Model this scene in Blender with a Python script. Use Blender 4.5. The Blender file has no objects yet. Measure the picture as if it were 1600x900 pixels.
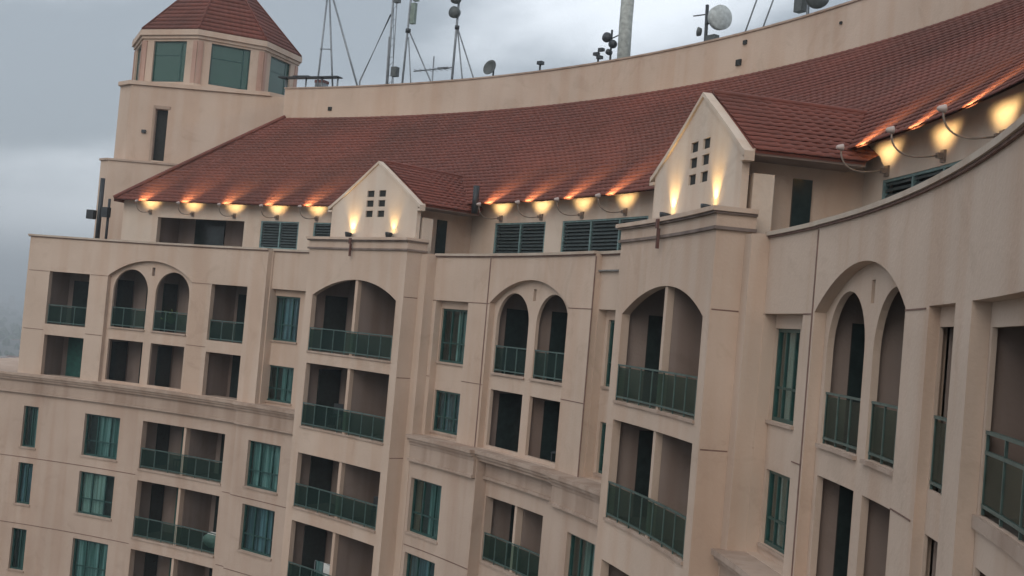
import bpy, math, random
from mathutils import Vector, Matrix, noise
from mathutils.geometry import delaunay_2d_cdt

random.seed(7)
scene = bpy.context.scene
COL = scene.collection
PI = math.pi

# ------------------------------------------------------------------ frame of the curved building
# The facade is a concave arc of radius R0 about (CX, CY). s runs along the arc in metres
# (0 beside the viewer's balcony, growing towards the tower end), d is depth behind the
# nominal facade line, z is height (0 = eye level of the photographer, ground at GROUND).
CX, CY, R0 = -33.692, 19.267, 39.0
TH0 = math.atan2(-CY, -CX)
GROUND = -62.0

def M(s, d, z):
    th = TH0 + s / R0
    r = R0 + d
    return Vector((CX + r * math.cos(th), CY + r * math.sin(th), z))

def heading(s):
    return TH0 + s / R0 - PI / 2

# ------------------------------------------------------------------ materials
def mat(name):
    m = bpy.data.materials.new(name); m.use_nodes = True
    nt = m.node_tree
    b = nt.nodes['Principled BSDF']
    return m, nt, b

def N(nt, typ, **kw):
    n = nt.nodes.new(typ)
    for k, v in kw.items():
        if k in n.inputs: n.inputs[k].default_value = v
        else: setattr(n, k, v)
    return n

def stucco(name, c0, c1, streak=0.5, bump=0.25, scale=0.35):
    m, nt, b = mat(name)
    L = nt.links.new
    tc = N(nt, 'ShaderNodeTexCoord')
    n1 = N(nt, 'ShaderNodeTexNoise', Scale=scale, Detail=6.0, Roughness=0.6)
    L(tc.outputs['Object'], n1.inputs['Vector'])
    mp = N(nt, 'ShaderNodeMapping'); mp.inputs['Scale'].default_value = (1.6, 1.6, 0.12)
    L(tc.outputs['Object'], mp.inputs['Vector'])
    n2 = N(nt, 'ShaderNodeTexNoise', Scale=.9, Detail=2.5, Roughness=0.55)
    L(mp.outputs[0], n2.inputs['Vector'])
    r1 = N(nt, 'ShaderNodeValToRGB'); r1.color_ramp.elements[0].position = .33; r1.color_ramp.elements[1].position = .68
    r1.color_ramp.elements[0].color = (*c0, 1); r1.color_ramp.elements[1].color = (*c1, 1)
    L(n1.outputs['Fac'], r1.inputs['Fac'])
    r2 = N(nt, 'ShaderNodeValToRGB'); r2.color_ramp.elements[0].position = .36; r2.color_ramp.elements[1].position = .56
    v = 1 - streak * .55
    r2.color_ramp.elements[0].color = (v, v * .94, v * .90, 1); r2.color_ramp.elements[1].color = (1, 1, 1, 1)
    L(n2.outputs['Fac'], r2.inputs['Fac'])
    mx = N(nt, 'ShaderNodeMix', data_type='RGBA', blend_type='MULTIPLY'); mx.inputs[0].default_value = 1
    L(r1.outputs[0], mx.inputs[6]); L(r2.outputs[0], mx.inputs[7])
    n4 = N(nt, 'ShaderNodeTexNoise', Scale=.55, Detail=7.0, Roughness=.7, Distortion=1.2)          # patch repairs and weathering
    L(tc.outputs['Object'], n4.inputs['Vector'])
    r4 = N(nt, 'ShaderNodeValToRGB'); r4.color_ramp.elements[0].position = .55; r4.color_ramp.elements[1].position = .62
    r4.color_ramp.elements[0].color = (1, 1, 1, 1); r4.color_ramp.elements[1].color = (.93, .92, .91, 1)
    L(n4.outputs['Fac'], r4.inputs['Fac'])
    m4 = N(nt, 'ShaderNodeMix', data_type='RGBA', blend_type='MULTIPLY'); m4.inputs[0].default_value = 1
    L(mx.outputs[2], m4.inputs[6]); L(r4.outputs[0], m4.inputs[7])
    L(m4.outputs[2], b.inputs['Base Color'])
    b.inputs['Roughness'].default_value = .9
    n3 = N(nt, 'ShaderNodeTexNoise', Scale=14.0, Detail=4.0)
    L(tc.outputs['Object'], n3.inputs['Vector'])
    bp = N(nt, 'ShaderNodeBump', Strength=bump, Distance=0.03)
    L(n3.outputs['Fac'], bp.inputs['Height']); L(bp.outputs[0], b.inputs['Normal'])
    return m

def plain(name, c, rough=.6, metal=0., var=.25, scale=6.0):
    m, nt, b = mat(name)
    L = nt.links.new
    tc = N(nt, 'ShaderNodeTexCoord')
    n1 = N(nt, 'ShaderNodeTexNoise', Scale=scale, Detail=4.0)
    L(tc.outputs['Object'], n1.inputs['Vector'])
    r1 = N(nt, 'ShaderNodeValToRGB')
    r1.color_ramp.elements[0].position = .3; r1.color_ramp.elements[1].position = .7
    r1.color_ramp.elements[0].color = (*[x * (1 - var) for x in c], 1)
    r1.color_ramp.elements[1].color = (*[min(1, x * (1 + var)) for x in c], 1)
    L(n1.outputs['Fac'], r1.inputs['Fac']); L(r1.outputs[0], b.inputs['Base Color'])
    b.inputs['Roughness'].default_value = rough; b.inputs['Metallic'].default_value = metal
    return m

def glassy(name, tint, opacity, gloss_rough=.12, tcol=(.55, .75, .72), ior=1.45):
    """tinted glazing: part see-through, part tinted body, mirror-like coat by fresnel"""
    m, nt, b = mat(name)
    L = nt.links.new
    out = nt.nodes['Material Output']
    b.inputs['Base Color'].default_value = (*tint, 1); b.inputs['Roughness'].default_value = .35
    tr = N(nt, 'ShaderNodeBsdfTransparent'); tr.inputs[0].default_value = (*tcol, 1)
    m1 = N(nt, 'ShaderNodeMixShader'); m1.inputs[0].default_value = opacity
    L(tr.outputs[0], m1.inputs[1]); L(b.outputs[0], m1.inputs[2])
    gl = N(nt, 'ShaderNodeBsdfGlossy', Roughness=gloss_rough)
    fr = N(nt, 'ShaderNodeFresnel')
    ge = N(nt, 'ShaderNodeNewGeometry'); sg = N(nt, 'ShaderNodeMath', operation='MULTIPLY_ADD'); sg.inputs[1].default_value = -2; sg.inputs[2].default_value = 1
    pw = N(nt, 'ShaderNodeMath', operation='POWER'); pw.inputs[0].default_value = ior      # same mirror strength on both faces of the sheet
    L(ge.outputs['Backfacing'], sg.inputs[0]); L(sg.outputs[0], pw.inputs[1]); L(pw.outputs[0], fr.inputs['IOR'])
    m2 = N(nt, 'ShaderNodeMixShader')
    L(fr.outputs[0], m2.inputs[0]); L(m1.outputs[0], m2.inputs[1]); L(gl.outputs[0], m2.inputs[2])
    L(m2.outputs[0], out.inputs['Surface'])
    return m

def curtain_mat(name, c0, c1):
    m, nt, b = mat(name)
    L = nt.links.new
    tc = N(nt, 'ShaderNodeTexCoord')
    mp = N(nt, 'ShaderNodeMapping'); mp.inputs['Scale'].default_value = (1, 0.0, 0.03)
    oi = N(nt, 'ShaderNodeObjectInfo')
    ad = N(nt, 'ShaderNodeVectorMath', operation='ADD')
    cb = N(nt, 'ShaderNodeCombineXYZ')
    mu = N(nt, 'ShaderNodeMath', operation='MULTIPLY'); mu.inputs[1].default_value = 60.
    L(oi.outputs['Random'], mu.inputs[0]); L(mu.outputs[0], cb.inputs[0])
    L(tc.outputs['Object'], mp.inputs['Vector']); L(mp.outputs[0], ad.inputs[0]); L(cb.outputs[0], ad.inputs[1])
    n1 = N(nt, 'ShaderNodeTexNoise', Scale=5.5, Detail=2.0)
    L(ad.outputs[0], n1.inputs['Vector'])
    r = N(nt, 'ShaderNodeValToRGB'); r.color_ramp.elements[0].position = .42; r.color_ramp.elements[1].position = .62
    r.color_ramp.elements[0].color = (*c0, 1); r.color_ramp.elements[1].color = (*c1, 1)
    L(n1.outputs['Fac'], r.inputs['Fac']); L(r.outputs[0], b.inputs['Base Color'])
    b.inputs['Roughness'].default_value = .9
    return m

def emit(name, c, s):
    m, nt, b = mat(name)
    b.inputs['Base Color'].default_value = (*c, 1)
    b.inputs['Emission Color'].default_value = (*c, 1); b.inputs['Emission Strength'].default_value = s
    return m

WALL = stucco('stucco_peach', (.478, .366, .290), (.553, .434, .352), .10)
WALL_LOW_DIM = stucco('stucco_lower_shaded', (.428, .324, .260), (.498, .386, .314), .14)  # wall stucco darkened below the ledge, dimmer light put into the colour
TRIM = stucco('stucco_trim', (.36, .27, .215), (.45, .345, .28), .35)
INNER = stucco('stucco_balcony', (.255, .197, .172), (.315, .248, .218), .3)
ATTIC = stucco('stucco_attic', (.54, .445, .365), (.63, .53, .445), .12)
COPE = stucco('cornice_shadow_line', (.17, .13, .115), (.27, .21, .18), .6)
COPE_L = stucco('coping_pale', (.42, .345, .28), (.50, .42, .35), .2)
PIL = stucco('stucco_rose', (.40, .25, .20), (.47, .31, .25), .2)
FLOORM = plain('balcony_tile', (.16, .12, .10), .8)
DECK = plain('roof_deck', (.2, .19, .18), .9)
JOINT = plain('joint_dark', (.17, .10, .08), .9)
FRAME = plain('window_frame_teal', (.016, .062, .056), .4)
LOUV = plain('louvre_teal', (.045, .062, .064), .5)
LOUVF = plain('louvre_frame', (.14, .22, .22), .5)
PANE = glassy('window_glass', (.012, .055, .055), .06, .1, (.84, .96, .94), 1.4)
RGLASS = glassy('railing_glass', (.006, .036, .030), .24, .2, (.58, .73, .69), 1.07)
TOWERGLASS = glassy('tower_glass', (.03, .10, .075), .7, .08)
RAIL = plain('railing_metal', (.075, .125, .115), .4, .2)
DOORG = plain('dark_door_glass', (.018, .029, .029), .15)
DOORF = plain('door_frame_teal', (.02, .10, .085), .5)
CURT = curtain_mat('curtain_teal', (.035, .10, .095), (.31, .38, .40))
CURT2 = curtain_mat('curtain_pale', (.20, .23, .22), (.46, .49, .48))
CURT3 = curtain_mat('curtain_blue', (.03, .05, .07), (.17, .24, .31))
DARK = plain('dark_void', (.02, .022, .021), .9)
METAL = plain('galvanised_steel', (.22, .24, .26), .5, .5)
METALD = plain('dark_steel', (.035, .04, .045), .5, .3)
GREYP = plain('grey_pole_paint', (.36, .38, .36), .6)
DISH = plain('dish_grey', (.42, .45, .45), .5)
DISHD = plain('dish_dark', (.075, .085, .085), .6)
PANELM = plain('antenna_panel', (.17, .22, .19), .6)
RUST = plain('rusty_red', (.12, .055, .045), .8)
REDBOX = plain('dull_red_box', (.12, .04, .035), .7)
WHITE = plain('white_cloth', (.62, .62, .60), .9, 0, .1)
LEAF = plain('leaf_green', (.10, .15, .03), .7)
ARMW = plain('lamp_arm_paint', (.22, .17, .14), .5)
HEADM = plain('lamp_head_white', (.42, .34, .31), .4, 0, .05)
BULB = emit('lamp_bulb', (1., .55, .18), 22.)
BULB2 = emit('uplight_lens', (1., .72, .30), 14.)

# terracotta tiles
TILE, nt, b = mat('terracotta_tiles')
L = nt.links.new
tc = N(nt, 'ShaderNodeTexCoord')
n1 = N(nt, 'ShaderNodeTexNoise', Scale=.22, Detail=6.0, Roughness=.6)
n2 = N(nt, 'ShaderNodeTexNoise', Scale=3.2, Detail=3.0)
L(tc.outputs['Object'], n1.inputs['Vector']); L(tc.outputs['Object'], n2.inputs['Vector'])
r1 = N(nt, 'ShaderNodeValToRGB'); r1.color_ramp.elements[0].position = .3; r1.color_ramp.elements[1].position = .72
r1.color_ramp.elements[0].color = (.105, .034, .023, 1); r1.color_ramp.elements[1].color = (.195, .053, .036, 1)
r2 = N(nt, 'ShaderNodeValToRGB'); r2.color_ramp.elements[0].position = .3; r2.color_ramp.elements[1].position = .7
r2.color_ramp.elements[0].color = (.84, .82, .80, 1); r2.color_ramp.elements[1].color = (1.10, 1.07, 1.04, 1)
mx = N(nt, 'ShaderNodeMix', data_type='RGBA', blend_type='MULTIPLY'); mx.inputs[0].default_value = 1
L(n1.outputs['Fac'], r1.inputs['Fac']); L(n2.outputs['Fac'], r2.inputs['Fac'])
L(r1.outputs[0], mx.inputs[6]); L(r2.outputs[0], mx.inputs[7]); L(mx.outputs[2], b.inputs['Base Color'])
b.inputs['Roughness'].default_value = .75

# ------------------------------------------------------------------ mesh helpers
def pip(x, y, poly):
    c = False; n = len(poly); j = n - 1
    for i in range(n):
        xi, yi = poly[i]; xj, yj = poly[j]
        if (yi > y) != (yj > y) and x < (xj - xi) * (y - yi) / (yj - yi) + xi: c = not c
        j = i
    return c

class MB:
    def __init__(self, fn=M):
        self.v = []; self.f = []; self.fn = fn; self.mi = []; self.cur = 0; self.sm = []
    def face(self, idx, smooth=False):
        self.f.append(idx); self.mi.append(self.cur); self.sm.append(smooth)
    def box(self, s0, s1, d0, d1, z0, z1, step=.8, fn=None, open_front=False):
        fn = fn or self.fn
        n = max(1, int(math.ceil(abs(s1 - s0) / step))); base = len(self.v)
        for i in range(n + 1):
            s = s0 + (s1 - s0) * i / n
            for d, z in ((d0, z0), (d1, z0), (d1, z1), (d0, z1)): self.v.append(fn(s, d, z))
        for i in range(n):
            a = base + i * 4
            for k in range(4):
                if open_front and k == 3: continue
                l = (k + 1) % 4
                self.face((a + k, a + l, a + 4 + l, a + 4 + k))
        self.face((base, base + 3, base + 2, base + 1)); e = base + n * 4
        self.face((e, e + 1, e + 2, e + 3))
        return self
    def panel(self, outline, holes, d0, d1, step=.7, fn=None):
        """flat or curved slab with through holes: outline/holes are (s, z) polygons"""
        fn = fn or self.fn
        pts = []; edges = []
        def addpoly(p):
            b = len(pts); pts.extend(Vector(q) for q in p)
            edges.extend((b + i, b + (i + 1) % len(p)) for i in range(len(p)))
        addpoly(outline)
        for h in holes: addpoly(h)
        xs = [p[0] for p in outline]; zs = [p[1] for p in outline]
        x0, x1, z0, z1 = min(xs), max(xs), min(zs), max(zs)
        n = int((x1 - x0) / step)
        for i in range(1, n):
            x = x0 + (x1 - x0) * i / n + .0137
            b = len(pts); pts += [Vector((x, z0 - .01)), Vector((x, z1 + .01))]; edges.append((b, b + 1))
        vo, eo, fo, *_ = delaunay_2d_cdt(pts, edges, [], 0, 1e-5)
        keep = []
        for f in fo:
            cx = sum(vo[i].x for i in f) / len(f); cz = sum(vo[i].y for i in f) / len(f)
            if pip(cx, cz, outline) and not any(pip(cx, cz, h) for h in holes): keep.append(f)
        base = len(self.v); nv = len(vo)
        for v in vo: self.v.append(fn(v.x, d0, v.y))
        for v in vo: self.v.append(fn(v.x, d1, v.y))
        cnt = {}
        for f in keep:
            self.face(tuple(base + i for i in f)); self.face(tuple(base + nv + i for i in reversed(f)))
            for i in range(len(f)):
                e = (f[i], f[(i + 1) % len(f)])
                k = (min(e), max(e)); cnt.setdefault(k, []).append(e)
        for k, l in cnt.items():
            if len(l) == 1:
                a, c = l[0]
                self.face((base + c, base + a, base + nv + a, base + nv + c))
        return self
    def tube(self, pts, r, n=6, r1=None, cap=True):
        pts = [Vector(p) for p in pts]; base = len(self.v); m = len(pts)
        for i, p in enumerate(pts):
            t = (pts[min(i + 1, m - 1)] - pts[max(i - 1, 0)]).normalized()
            a = t.orthogonal().normalized() if abs(t.z) > .95 else t.cross(Vector((0, 0, 1))).normalized()
            bb = t.cross(a)
            rr = r if r1 is None else r + (r1 - r) * i / (m - 1)
            for k in range(n):
                w = 2 * PI * k / n
                self.v.append(p + a * math.cos(w) * rr + bb * math.sin(w) * rr)
        for i in range(m - 1):
            for k in range(n):
                a0 = base + i * n + k; a1 = base + i * n + (k + 1) % n
                self.face((a0, a1, a1 + n, a0 + n), True)
        if cap:
            self.face(tuple(base + k for k in reversed(range(n)))); self.face(tuple(base + (m - 1) * n + k for k in range(n)))
        return self
    def lathe(self, prof, origin, axis=(0, 0, 1), n=16):
        ax = Vector(axis).normalized(); a = ax.orthogonal().normalized(); bb = ax.cross(a); o = Vector(origin)
        base = len(self.v)
        for r, h in prof:
            for k in range(n):
                w = 2 * PI * k / n
                self.v.append(o + ax * h + (a * math.cos(w) + bb * math.sin(w)) * r)
        for i in range(len(prof) - 1):
            for k in range(n):
                p = base + i * n + k; q2 = base + i * n + (k + 1) % n
                self.face((p, q2, q2 + n, p + n), True)
        return self
    def wbox(self, c, sx, sy, sz, rz=0., tilt=0.):
        """box in plain xyz, centred at c"""
        R = Matrix.Rotation(rz, 3, 'Z') @ Matrix.Rotation(tilt, 3, 'X'); base = len(self.v); c = Vector(c)
        for x in (-1, 1):
            for y in (-1, 1):
                for z in (-1, 1): self.v.append(c + R @ Vector((x * sx / 2, y * sy / 2, z * sz / 2)))
        for f in ((0, 1, 3, 2), (4, 6, 7, 5), (0, 4, 5, 1), (2, 3, 7, 6), (0, 2, 6, 4), (1, 5, 7, 3)):
            self.face(tuple(base + i for i in f))
        return self
    def mesh(self, name, mats, origin=None):
        me = bpy.data.meshes.new(name)
        o = origin or Vector((0, 0, 0))
        me.from_pydata([tuple(Vector(v) - o) for v in self.v], [], self.f)
        for m in (mats if isinstance(mats, (list, tuple)) else [mats]): me.materials.append(m)
        me.polygons.foreach_set('material_index', self.mi)
        me.polygons.foreach_set('use_smooth', self.sm)
        me.validate(); 
        import bmesh
        bm = bmesh.new(); bm.from_mesh(me); bmesh.ops.recalc_face_normals(bm, faces=bm.faces); bm.to_mesh(me); bm.free()
        return me

def link(name, me, parent=None, loc=(0, 0, 0), rz=0.):
    o = bpy.data.objects.new(name, me); COL.objects.link(o)
    o.location = loc; o.rotation_euler = (0, 0, rz)
    if parent: o.parent = parent
    return o

def tag(o, label=None, cat=None, group=None, kind=None):
    if label: o['label'] = label
    if cat: o['category'] = cat
    if group: o['group'] = group
    if kind: o['kind'] = kind
    return o

def thing(name, loc, label, cat, group=None, rz=0.):
    o = link(name, None, None, loc, rz); return tag(o, label, cat, group)

def tiles(mb, F, U, V0, V1, pv=.36, pu=.30, per=4, h=.018, w=.011):
    """courses of pantiles: F(u, v, lift) -> point, U(v) -> (u0, u1); v is metres up the slope"""
    nc = max(1, int(round((V1 - V0) / pv))); pv = (V1 - V0) / nc
    for j in range(nc):
        va = V0 + j * pv; vb = va + pv
        ua0, ua1 = U(va); ub0, ub1 = U(vb)
        n = max(2, int(abs(ua1 - ua0) / pu * per)); base = len(mb.v)
        sag = .008 * math.sin(j * 12.9)
        for i in range(n + 1):
            t = i / n; ua = ua0 + (ua1 - ua0) * t; ub = ub0 + (ub1 - ub0) * t
            c = w * math.cos(2 * PI * ua / pu)
            cj = sag + .004 * math.sin(ua * 1.1 + j * 2.3) 
            mb.v.append(F(ua, va, 0.0 + c * .3)); mb.v.append(F(ua, va - .03, h + c + cj)); mb.v.append(F(ub, vb, .012 + c * .6))
        for i in range(n):
            a = base + i * 3
            mb.face((a, a + 3, a + 4, a + 1)); mb.face((a + 1, a + 4, a + 5, a + 2), True)

# ------------------------------------------------------------------ the building
ROOT = M(38, 8, GROUND)
bld = thing('apartment_building', ROOT, 'long curved peach apartment block with arched balconies, two gables and a red tiled roof', 'building')

def part(name, mb, m, parent=None, label=None):
    p = parent or bld
    o = link(name, mb.mesh(name, m, ROOT), p)
    if label: o['label'] = label
    return o

def rect(s0, s1, z0, z1): return [(s0, z0), (s1, z0), (s1, z1), (s0, z1)]
def seg_arch(s0, s1, z0, zs, za, n=18):
    """opening with a segmental arched head"""
    c = (s0 + s1) / 2; hw = abs(s1 - s0) / 2; rise = za - zs
    r = (hw * hw + rise * rise) / (2 * rise); zc = za - r; a0 = math.asin(min(1, hw / r))
    if rise >= hw - 1e-6: a0 = PI / 2
    lo, hi = min(s0, s1), max(s0, s1)
    pts = [(lo, z0), (hi, z0)]
    for i in range(n + 1):
        a = a0 - 2 * a0 * i / n
        pts.append((c + r * math.sin(a), zc + r * math.cos(a)))
    return pts

# levels
Z_PAR = 2.30; Z_LEDGE = -4.18
F1B, F1T = -1.65, 0.70
F2B, F2T = -4.30, -2.18
LOWER = [(-7.8, -5.68), (-10.88, -8.34), (-13.95, -11.42)]     # floor, head of the three storeys below the ledge
WB = -14.6

BAY1, BAY2 = 49.85, 29.22
TWA, TWB, TWC = 63.5, 40.10, 20.15

balcony_no = 0
def railing(s0, s1, d, zf, h=.92, posts=1.0, double=False):
    mb = MB(); zt = zf + h
    mb.box(s0, s1, d - .025, d + .025, zt - .04, zt, .5)
    if double: mb.box(s0, s1, d - .02, d + .02, zt - .26, zt - .22, .5)
    mb.box(s0, s1, d - .02, d + .02, zf + .08, zf + .12, .5)
    n = max(2, int(round(abs(s1 - s0) / posts)))
    for i in range(n + 1):
        s = s0 + (s1 - s0) * i / n
        s = min(max(s, min(s0, s1) + .025), max(s0, s1) - .025)
        mb.box(s - .016, s + .016, d - .016, d + .016, zf + .002, zt - .042)
    r = part('railing', mb, RAIL)
    g = MB(); lo, hi = min(s0, s1), max(s0, s1)
    st = (hi - lo) / n
    for i in range(n):
        g.box(lo + st * i + .045, lo + st * (i + 1) - .045, d - .006, d + .006, zf + .13, zt - (.27 if double else .075), .5)
    part('glass_panel', g, RGLASS, r)
    return r

def interior(s0, s1, da, db, z0, z1, doors=(), partition=None, pz=None, extra=.18, side=None):
    """room-deep balcony recess behind an opening"""
    lo, hi = min(s0, s1) - extra, max(s0, s1) + extra
    mb = MB(); mb.box(lo, hi, da, db, z0, z1, .6, open_front=True)
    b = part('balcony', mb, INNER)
    fl = MB(); fl.box(lo + .004, hi - .004, da + .004, db - .004, z0 + .003, z0 + .02, .6); part('floor', fl, FLOORM, b)
    for (a, c, kind) in doors:
        dm = MB(); dm.box(a, c, db - .07, db - .01, z0 + .022, z0 + 2.15, .6)
        dr = part('glass_door' if kind else 'door', dm, DOORG if kind == 1 else DOORF, b)
    if partition is not None:
        pm = MB(); pm.box(partition - .085, partition + .085, pz[0], db - .004, z0 + .021, z1 - .004, .6)
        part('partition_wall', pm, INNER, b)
    if side:                                             # full-height glazed doors in the cross walls
        a, c_ = da + (db - da) * side[0], da + (db - da) * side[1]
        dm = MB(); dm.box(hi - .05, hi - .006, a, c_, z0 + .022, min(z1 - .25, z0 + 2.25)); part('glass_door', dm, DOORG, b)
        if partition is not None and len(side) == 2:
            dm = MB(); dm.box(partition - .125, partition - .087, a + .15, c_, z0 + .022, min(z1 - .25, z0 + 2.25)); part('glass_door', dm, DOORG, b)
    return b

# --- window unit (flat), built once and copied
def window_mesh(w, h, muls, bar, dep=.09):
    f = MB(fn=lambda x, y, z: Vector((x, y, z))); t = .075
    f.box(-w / 2, w / 2, 0, dep, 0, t, 9); f.box(-w / 2, w / 2, 0, dep, h - t, h, 9)
    f.box(-w / 2, -w / 2 + t, 0, dep, t, h - t, 9); f.box(w / 2 - t, w / 2, 0, dep, t, h - t, 9)
    for m in muls: f.box(m * w - .03, m * w + .03, .012, dep - .012, t, h - t, 9)
    if bar: f.box(-w / 2 + t, w / 2 - t, .018, dep - .018, bar * h - .025, bar * h + .025, 9)
    return f.mesh('window', FRAME)
def pane_mesh(w, h):
    f = MB(fn=lambda x, y, z: Vector((x, y, z))); f.box(-w / 2 + .07, w / 2 - .07, .04, .05, .07, h - .07, 9)
    return f.mesh('pane', PANE)
def curtain_mesh(w, h, a=0., b=1., m=None):
    f = MB(); n = 40; base = 0
    for i in range(n + 1):
        x = -w / 2 + w * (a + (b - a) * i / n); y = .2 + .035 * math.sin(i * 1.7) + .02 * math.sin(i * .6)
        f.v += [Vector((x, y, .02)), Vector((x, y, h - .02)), Vector((x, y + .012, .02)), Vector((x, y + .012, h - .02))]
    for i in range(n):
        a = i * 4
        f.face((a, a + 4, a + 5, a + 1), True); f.face((a + 2, a + 3, a + 7, a + 6), True)
    return f.mesh('curtain', m or CURT)
WIN = {}; WINCOUNT = [0]
def window(s, d, z, w, h, muls=(-.17, .2), bar=.36):
    k = (round(w, 2), round(h, 2), muls, bar)
    if k not in WIN: WIN[k] = (window_mesh(w, h, muls, bar), pane_mesh(w, h), [curtain_mesh(w, h, a_, b_, m_) for a_, b_, m_ in ((0, 1, CURT), (0, .62, CURT2), (.3, 1, CURT), (0, 1, CURT3), (.42, 1, CURT), (0, .8, CURT3))])
    a, p, cs = WIN[k]; WINCOUNT[0] += 1; c = cs[(WINCOUNT[0] * 5 + WINCOUNT[0] // 3) % 6]
    o = link('window', a, bld, M(s, d, z) - ROOT, heading(s))
    link('pane', p, o); link('curtain', c, o)
    return o

# --- 1. arcade walls of the upper storeys (three twin-arched bays, each flanked by square openings or piers)
def arcade(c, d, s_hi, s_lo, rects=(), joints=()):
    outer = seg_arch(c - 2.5, c + 2.5, Z_LEDGE + .01, .72, 1.52, 22)
    mb = MB()
    ol = [(s_lo, Z_LEDGE - .1), (s_hi, Z_LEDGE - .1), (s_hi, Z_PAR), (s_lo, Z_PAR)]
    mb.panel(ol, [outer] + [rect(*r) for r in rects], d, d + .22)
    w = part('arcade_wall', mb, WALL)
    # set-back screen with two round arches over two square openings
    ci = c + .06; RV = .22
    ib = MB(); h = []
    for sg in (-1, 1):
        a, b_ = ci + sg * .23, ci + sg * 2.25
        h.append(seg_arch(a, b_, F1B + .04, .10, 1.09, 18)); h.append(rect(min(a, b_), max(a, b_), Z_LEDGE + .12, F2T))
    h.append([(ci - .09, .86), (ci + .09, .86), (ci + .09, 1.24), (ci - .09, 1.24)])
    ib.panel([(c - 2.56, Z_LEDGE - .1), (c + 2.56, Z_LEDGE - .1), (c + 2.56, 1.62), (c - 2.56, 1.62)], h, d + RV + .002, d + RV + .12)
    part('arched_screen', ib, WALL, w)
    for sg in (-1, 1):
        sl = MB(); a, b_ = sorted((ci + sg * .23, ci + sg * 2.25)); sl.box(a - .03, b_ + .03, d + .15, d + .221, F1B - .03, F1B + .035); part('sill', sl, TRIM, w)
        railing(a + .01, b_ - .01, d + .28, F1B + .04, .92, .62)
    for (za, zb) in ((F1B - .02, 1.66), (F2B, F2T + .12)):
        interior(ci - 2.28, ci + 2.28, d + .345, d + 1.9, za, zb, [(ci + .5, ci + 1.7, 1), (ci - 1.9, ci - .9, 2)], ci, (d + .36, 0), side=(.24, .92))
    return w

arcade(TWA, 0.0, 70.6, 56.5, [(67.05, 69.35, F1B - .12, F1T), (67.05, 69.3, Z_LEDGE + .02, F2T - .1), (57.6, 59.8, F1B - .1, F1T), (57.62, 59.78, Z_LEDGE + .02, F2T - .08)])
for a, b_ in ((67.05, 69.33), (57.6, 59.8)):
    interior(a, b_, .225, 1.7, F1B - .14, F1T + .1, [(a + .85, a + 2.15, 1)])
    interior(a, b_, .225, 1.7, F2B, F2T, [(a + .85, a + 2.15, 2 if a > 60 else 1)])
    railing(a + .02, b_ - .02, .12, F1B - .12, .92, .75)
arcade(TWB, .25, 42.75, 36.1)
arcade(TWC, .25, 22.75, 16.55)

# --- 2. window walls beside the gabled bays
def window_wall(s_hi, s_lo, d, r_hi, r_lo, wins, zhead=.7, rec=.26):
    mb = MB()
    mb.panel([(s_lo, Z_LEDGE - .1), (s_hi, Z_LEDGE - .1), (s_hi, Z_PAR), (s_lo, Z_PAR)], [rect(r_lo, r_hi, Z_LEDGE + .01, zhead)], d, d + rec)
    w = part('window_wall', mb, WALL)
    hs = [rect(s - ww / 2, s + ww / 2, z0, z1) for (s, ww, z0, z1) in wins]
    ib = MB(); ib.panel([(r_lo - .1, Z_LEDGE - .1), (r_hi + .1, Z_LEDGE - .1), (r_hi + .1, zhead + .12), (r_lo - .1, zhead + .12)], hs, d + rec + .002, d + rec + .2)
    part('recessed_panel', ib, WALL, w)
    for (s, ww, z0, z1) in wins:
        window(s, d + rec + .06, z0, ww, z1 - z0)
        sm = MB(); sm.box(s - ww / 2 - .05, s + ww / 2 + .05, d + rec - .06, d + rec + .001, z0 - .07, z0 - .003); part('sill', sm, TRIM, w)
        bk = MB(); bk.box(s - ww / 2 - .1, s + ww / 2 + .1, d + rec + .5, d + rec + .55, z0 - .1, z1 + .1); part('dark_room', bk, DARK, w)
    return w
window_wall(56.497, 52.9, .30, 56.44, 53.3, [(55.72, 1.62, -1.46, .42), (55.72, 1.62, -4.02, -2.52)])
window_wall(46.3, 42.753, .28, 46.05, 44.0, [(45.13, 1.74, -1.5, .42), (45.13, 1.74, -4.0, -2.53)])
window_wall(36.097, 32.3, .44, 36.05, 33.6, [(35.0, 1.74, -1.5, .42), (35.0, 1.74, -4.0, -2.53)])
window_wall(25.75, 22.753, .27, 25.6, 23.35, [(24.88, 1.4, -1.46, .42), (24.72, 1.5, -3.95, -2.45)])
mb = MB(); mb.box(56.442, 56.56, .222, .66, Z_LEDGE - .1, Z_PAR); part('return_wall', mb, WALL)
# the narrow and the wide opening nearest the viewer
mb = MB()
mb.panel([(4.5, Z_LEDGE - .1), (16.547, Z_LEDGE - .1), (16.547, Z_PAR), (4.5, Z_PAR)],
         [rect(15.1, 16.42, Z_LEDGE + .01, .72), rect(7.2, 14.3, Z_LEDGE + .01, .72)], .25, .46)
nw = part('arcade_wall', mb, WALL)
ib = MB(); ib.panel([(6.9, Z_LEDGE - .1), (16.54, Z_LEDGE - .1), (16.54, .86), (6.9, .86)],
    [rect(15.0, 16.5, Z_LEDGE + .05, .8), rect(7.4, 14.2, F1B + .03, .44), rect(7.4, 14.2, Z_LEDGE + .1, F2T)], .462, .52)
part('recessed_panel', ib, WALL, nw)
ib = MB(); ib.panel([(15.06, Z_LEDGE), (16.46, Z_LEDGE), (16.46, .80), (15.06, .80)], [rect(15.16, 16.385, F1B + .04, .46), rect(15.16, 16.385, Z_LEDGE + .1, F2T)], .395, .44)
part('recessed_panel', ib, WALL, nw)
interior(15.0, 16.3, .525, 2.2, F1B + .0, .6, [(15.2, 16.2, 2)], extra=.1)
interior(15.0, 16.3, .525, 2.2, F2B, F2T + .06, extra=.1)
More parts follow.
